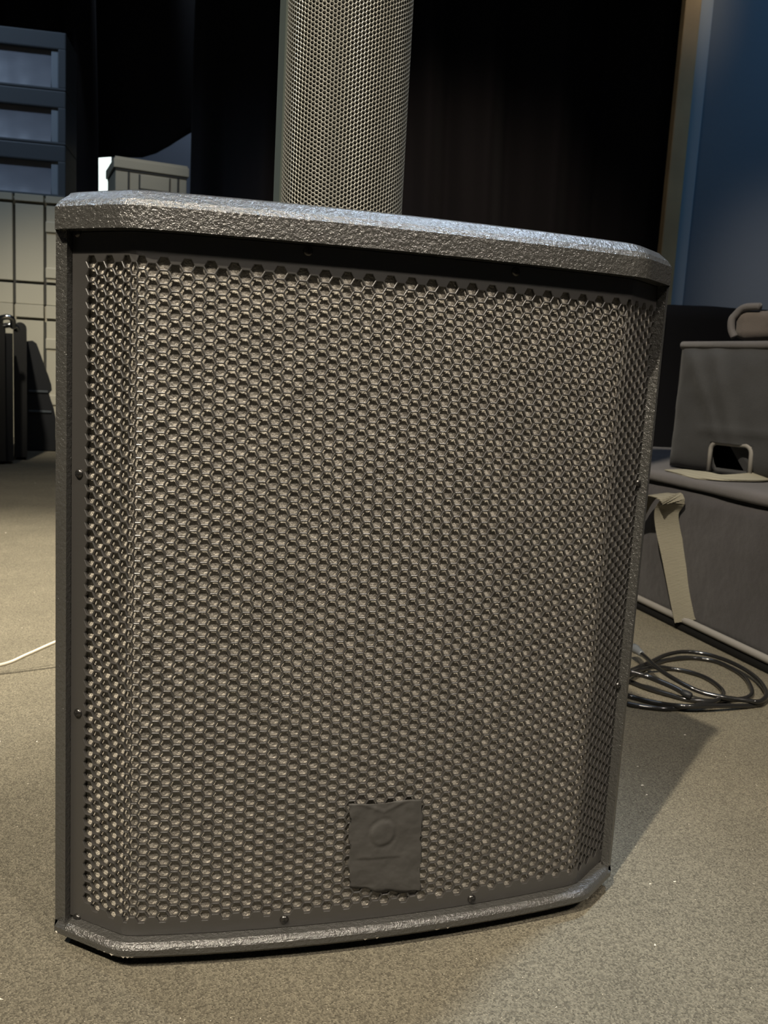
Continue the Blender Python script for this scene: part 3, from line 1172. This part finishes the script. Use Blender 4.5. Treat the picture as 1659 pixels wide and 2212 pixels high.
# three slate bins
binz = [(lz(308), lz(70)), ]
edges = [zA + .002, lz(310, 70), lz(193, 70), lz(66, 70)]
labs = ['slate drawer bin directly on the grey crates, lowest of three', 'slate drawer bin in the middle of the three stacked bins', 'slate drawer bin on top of the stack at the upper left']
bx0, bx1 = lx(-175), on_y(142, 240, YL)[0]
for k in range(3):
    z0, z1 = edges[k], edges[k + 1] - .002
    h = z1 - z0
    w = bx1 - bx0
    t = thing('drawer_bin', labs[k], 'bin', ((bx0 + bx1) / 2, YL + .27, z0), 0, 'slate bins on the crates at left')
    turn(t)
    bm = bmesh.new()
    st = on_y(142, 240, YL)[0] - on_y(126, 240, YL)[0]
    tb = .078
    add_box(bm, -w / 2, w / 2, -.27, .03, h - tb, h, .006)                 # top rail
    add_box(bm, -w / 2, w / 2, -.27, .03, 0, .012, .003)                    # floor
    add_box(bm, w / 2 - st, w / 2, -.27, .03, .011, h - tb + .002, .004)     # right stile
    add_box(bm, -w / 2, -w / 2 + st, -.27, .03, .011, h - tb + .002, .004)
    add_box(bm, -w / 2 + st, w / 2 - st, .01, .03, .011, h - tb + .002)
    from_bm('bin_frame', bm, 'bin_frame', t)
    prof = []
    for q in range(13):
        t_ = q / 12
        prof.append((-w / 2 + st + .034, -.264 + .022 * (1 - (1 - t_) ** 2.2), .012 + (h - tb - .011) * t_))
    prof += [(p_[0], p_[1] + .012, p_[2]) for p_ in prof[::-1]]
    v, f = extrude_profile(prof, (w - 2 * st - .068, 0, 0))
    mesh('drawer_front', v, f, 'bin_panel', t)
    for sgn in (-1, 1):
        bm = bmesh.new()
        xa = sgn * (w / 2 - st - .017)
        add_box(bm, xa - .016, xa + .016, -.258, -.150, .013, h - tb, .003)
        from_bm('lit_inner_wall', bm, 'bin_lit_wall', t)  # side wall of the recess, light put into its colour

# far stack of smaller crates by the bright gap
fc = on_y(250, 336, 5.55)
frz = .42
fw, fh, fdp = .52, .455, .40
topz = fc[2]
FW = .30
while project((fc[0] + FW * math.cos(frz), fc[1] + FW * math.sin(frz), fc[2] - .1))[0] < 403:
    FW += .004


def far_crate(label, z, h):
    t = thing('stacking_crate', label, 'crate', (fc[0], fc[1], z), frz, 'small grey crates by the bright gap')
    b1, b2 = bmesh.new(), bmesh.new()
    add_box(b1, 0, FW, .0, fdp, 0, h - .012, .004)
    for px in (278, 386):
        u = (px - 250) / 155 * FW
        add_box(b2, u - .006, u + .006, -.0035, .004, .005, h - .072)
    add_box(b2, -.002, FW + .002, -.006, fdp, h - .078, h - .066)
    from_bm('crate_body', b1, 'crate', t)
    from_bm('panel_seams', b2, 'crate_line', t)
    b3 = bmesh.new()
    add_box(b3, -.012, FW + .012, -.014, fdp + .01, h - .066, h - .012, .005)
    add_box(b3, -.004, FW + .004, -.006, fdp, h - .014, h, .004)
    from_bm('rim', b3, 'crate', t)
    hx0_, hx1_ = (303 - 250) / 155 * FW, (366 - 250) / 155 * FW
    b4 = bmesh.new()
    add_box(b4, hx0_, hx1_, -.006, .002, h - .168, h - .088, .003)
    o = from_bm('handle_panel', b4, 'crate', t)
    b5 = bmesh.new()
    add_box(b5, hx0_ - .008, hx1_ + .008, -.004, .003, h - .182, h - .164)
    add_box(b5, hx0_ - .010, hx0_, -.004, .003, h - .172, h - .086)
    add_box(b5, hx1_, hx1_ + .008, -.004, .003, h - .172, h - .086)
    from_bm('grip_slot', b5, 'crate_line', o)
    return t


hs = topz / 4
nm = ['grey plastic crate on the floor, bottom of the stack of four by the bright gap', 'grey plastic crate second from the floor in the stack by the bright gap',
      'grey plastic crate just under the top one in the stack by the bright gap', 'small grey plastic crate with handle panel, topmost beside the bright gap']
for k in range(4):
    far_crate(nm[k], hs * k, hs - .002)

# ------------------------------------------------------------------ black gear standing at the far left


def slab(px0, px1, ytop, Y, label, dep=.40):
    p0, p1 = on_y(px0, 800, Y), on_y(px1, 800, Y)
    top = on_y((px0 + px1) / 2, ytop, Y)[2]
    w = p1[0] - p0[0]
    t = thing('upright_case', label, 'case', ((p0[0] + p1[0]) / 2, Y, 0), -math.atan2((p0[0] + p1[0]) / 2, Y), 'slim black cases standing on edge at left')
    pts = [(-w / 2, 0, .012), (w / 2, 0, .012)]
    r = w / 2
    for k in range(9):
        a = math.pi * k / 8
        pts.append((r * math.cos(a), 0, top - r + r * math.sin(a)))
    v, f = extrude_profile(pts, (0, dep, 0))
    mesh('case_shell', v, f, 'black2', t)
    for yy in (.06, dep - .06):
        bm = bmesh.new()
        add_box(bm, -w * .35, w * .35, yy - .03, yy + .03, 0, .0125)
        from_bm('case_foot', bm, 'rubber', t)
    return t, w, top


t1, w1, top1 = slab(-38, 9, 690, float(on_z(0, 1004)[1]), 'slim black case on edge, partly cut off by the left frame border')
t2, w2, top2 = slab(31, 57, 696, float(on_z(45, 994)[1]), 'slim rounded black case on edge, right of the one at the left border', .34)
for tt, xx, zz, ln in ((t1, w1 / 2 - .004, top1 + .006, .030), (t2, -w2 / 2 - .028, top2 - .020, .040)):
    v, f = tube_data(catmull([(xx - .01, .02, zz - .02), (xx - .008, .0, zz), (xx + ln * .5, -.006, zz + .006), (xx + ln, .0, zz - .002), (xx + ln + .002, .02, zz - .03)], 5), .010, 10)
    o = mesh('chrome_handle', v, f, 'chrome', tt, smooth=True)
    o['label'] = 'shiny chrome handle'
bm = bmesh.new()
add_box(bm, w1 / 2 - .002, w1 / 2 + .027, .02, .10, .012, top1 - .045)  # black filler added to darken the gap between the cases
from_bm('dark_gap_fill', bm, 'black', t1)

YM = float(on_z(115, 981)[1]) + .10
sil = [(52, 738), (72, 736), (80, 742), (88, 765), (96, 790), (104, 812), (110, 832), (111, 843), (105, 851), (109, 866), (115, 884), (119, 905), (119, 975), (52, 985)]
pts = [on_y(px, py, YM) for px, py in sil]
pts = [(p[0], 0, max(p[2], .004)) for p in pts]
pts[-1] = (pts[-1][0], 0, .004)
pts[-2] = (pts[-2][0], 0, .004)
mx = sum(p[0] for p in pts) / len(pts)
WED = thing('wedge_speaker', 'black wedge-shaped stage speaker standing beside the slim black cases', 'loudspeaker', (mx, YM, 0), -math.atan2(mx, YM))
v, f = extrude_profile([(p[0] - mx, 0, p[2]) for p in pts], (0, .16, 0))
mesh('speaker_body', v, f, 'black', WED)
for py in (845, 888):
    p, q = on_y(64, py - 1, YM), on_y(103 if py < 860 else 110, py + 1, YM)
    bm = bmesh.new()
    add_box(bm, p[0] - mx, q[0] - mx, -.006, .004, p[2] - .005, p[2] + .004, .001, 1)
    from_bm('edge_highlight', bm, 'bin_frame', WED)  # slate strips paint the highlights along the speaker's edges

# ------------------------------------------------------------------ lint on the carpet, and pale flakes put in for its sparkles
rnd = random.Random(21)
V, F = [], []
for k in range(3600):
    y = .42 + 2.6 * rnd.random() ** 1.6
    x = rnd.uniform(-.62, .62) * (y + .1)
    if x > .28 and y > 1.05 + .3 * (.6 - x):
        continue
    lx_, ly_ = (x - BX) * math.cos(BYAW) + (y - BY) * math.sin(BYAW), -(x - BX) * math.sin(BYAW) + (y - BY) * math.cos(BYAW)
    if abs(lx_) < .235 and -.03 < ly_ < .48:
        continue
    q = rnd.random()
    r = .00018 + .00026 * rnd.random() ** 3 + (.0009 if q > .985 else 0)
    st = 1 + (2.5 * rnd.random() if q > .8 else .6 * rnd.random())
    a = rnd.uniform(0, 6.28)
    ca, sa = math.cos(a), math.sin(a)
    i = len(V)
    for p in ((r * st, 0, .0001), (-r * st * .5, r * .7, .0001), (-r * st * .6, -r * .7, .0001), (0, 0, r * .9 + .0003)):
        V.append((x + p[0] * ca - p[1] * sa, y + p[0] * sa + p[1] * ca, p[2] + .0002))
    F += [(i, i + 1, i + 3), (i + 1, i + 2, i + 3), (i + 2, i, i + 3), (i, i + 2, i + 1)]
for px, py, s in ((1480, 1588, .0016), (1378, 1656, .001), (1388, 1697, .0016), (1458, 1905, .0012), (1405, 1910, .001)):
    p = on_z(px, py)
    i = len(V)
    for q in ((s, 0, .0002), (-s, s * .5, .0002), (-s, -s * .5, .0002), (0, 0, s * .8)):
        V.append((p[0] + q[0], p[1] + q[1], q[2]))
    F += [(i, i + 1, i + 3), (i + 1, i + 2, i + 3), (i + 2, i, i + 3), (i, i + 2, i + 1)]
tag(mesh('lint_and_glints', V, F, 'lint'), 'tiny pale lint specks and modelled glints scattered all over the carpet', 'lint', kind='stuff')

# ------------------------------------------------------------------ light


def lamp(name, typ, loc, target, energy, color, **kw):
    l = bpy.data.lights.new(name, typ)
    l.energy = energy
    l.color = color
    for k, v_ in kw.items():
        setattr(l, k, v_)
    o = bpy.data.objects.new(name, l)
    COL.objects.link(o)
    o.location = loc
    d = Vector(target) - Vector(loc)
    o.rotation_euler = d.to_track_quat('-Z', 'Y').to_euler()
    return o


KEY = Vector((.1985, .665, .49)) + 4.0 * Vector((-.4563, -.7461, 1.))
lamp('stage_spot', 'SPOT', KEY, (-.30, 1.25, 0), 1800, (1., .89, .71), spot_size=.66, spot_blend=1., shadow_soft_size=.05)
lamp('front_spot', 'SPOT', (-.15, -2.3, 3.6), (-.05, .80, .31), 360, (1., .89, .75), spot_size=.34, spot_blend=1., shadow_soft_size=.16)
lamp('left_floor_spot', 'SPOT', (-1.5, .1, 3.6), (-.78, 1.42, 0), 1600, (1., .90, .72), spot_size=.46, spot_blend=.9, shadow_soft_size=.06)
lamp('side_spot', 'SPOT', (1.9, -1.5, 3.4), (.10, .70, .30), 400, (1., .90, .78), spot_size=.34, spot_blend=1., shadow_soft_size=.16)
lamp('cool_ceiling_light', 'AREA', (.1, 2.0, 4.6), (.1, .8, .4), 28, (.66, .80, 1.), shape='RECTANGLE', size=2.4, size_y=1.0)
lamp('cool_spot_right', 'SPOT', (1.05, 1.6, 4.0), (.08, .68, .5), 600, (.62, .80, 1.), spot_size=.24, spot_blend=1., shadow_soft_size=.12)
lamp('cool_spot_left', 'SPOT', (-2.6, 2.25, 4.0), (-.18, .72, .5), 430, (.62, .80, 1.), spot_size=.13, spot_blend=1., shadow_soft_size=.12)
lamp('blue_wall_wash', 'SPOT', (2.4, 2.9, 4.3), (2.15, 3.95, 2.2), 190, (.08, .44, 1.), spot_size=.9, spot_blend=.8, shadow_soft_size=.1)
lamp('wood_post_spot', 'SPOT', (1.1, 2.6, 4.2), (1.16, 3.9, 2.05), 200, (1., .86, .64), spot_size=.14, spot_blend=1., shadow_soft_size=.1)
lamp('wall_bounce_fill', 'SPOT', (.6, 1.0, 3.2), (1.85, 3.9, .62), 240, (1., .95, .90), spot_size=.34, spot_blend=1., shadow_soft_size=.1)  # added fill in place of light bounced off the floor
lamp('backstage_light', 'POINT', (-1.0, 6.95, 3.6), (0, 0, 0), 75, (.68, .82, 1.), shadow_soft_size=.2)
lamp('crate_light', 'SPOT', (-3.0, 2.0, 3.9), (-1.9, 4.5, 1.7), 170, (.55, .74, 1.), spot_size=.75, spot_blend=.9, shadow_soft_size=.15)
lamp('crate_warm_spot', 'SPOT', (-1.0, 1.2, 3.2), (-1.62, 4.3, .22), 640, (1., .91, .74), spot_size=.44, spot_blend=1., shadow_soft_size=.08)
lamp('curtain_fill', 'SPOT', (.2, 2.9, 3.8), (.2, 6.4, .7), 300, (1., .82, .66), spot_size=.8, spot_blend=1., shadow_soft_size=.1)  # added warm fill for the glow low on the curtain

lamp('far_crate_fill', 'SPOT', (-.7, 3.0, 3.6), (-1.6, 5.5, 1.75), 110, (1., .93, .82), spot_size=.30, spot_blend=1., shadow_soft_size=.08)  # added fill that only brightens the far crate

w = bpy.data.worlds.new('world')
w.use_nodes = True
w.node_tree.nodes['Background'].inputs['Color'].default_value = (.010, .011, .013, 1)
w.node_tree.nodes['Background'].inputs['Strength'].default_value = 1.
SC.world = w
vs = SC.view_settings
vs.view_transform = 'Standard'
vs.look = 'None'
vs.exposure = 0
vs.gamma = 1
vs.use_curve_mapping = False
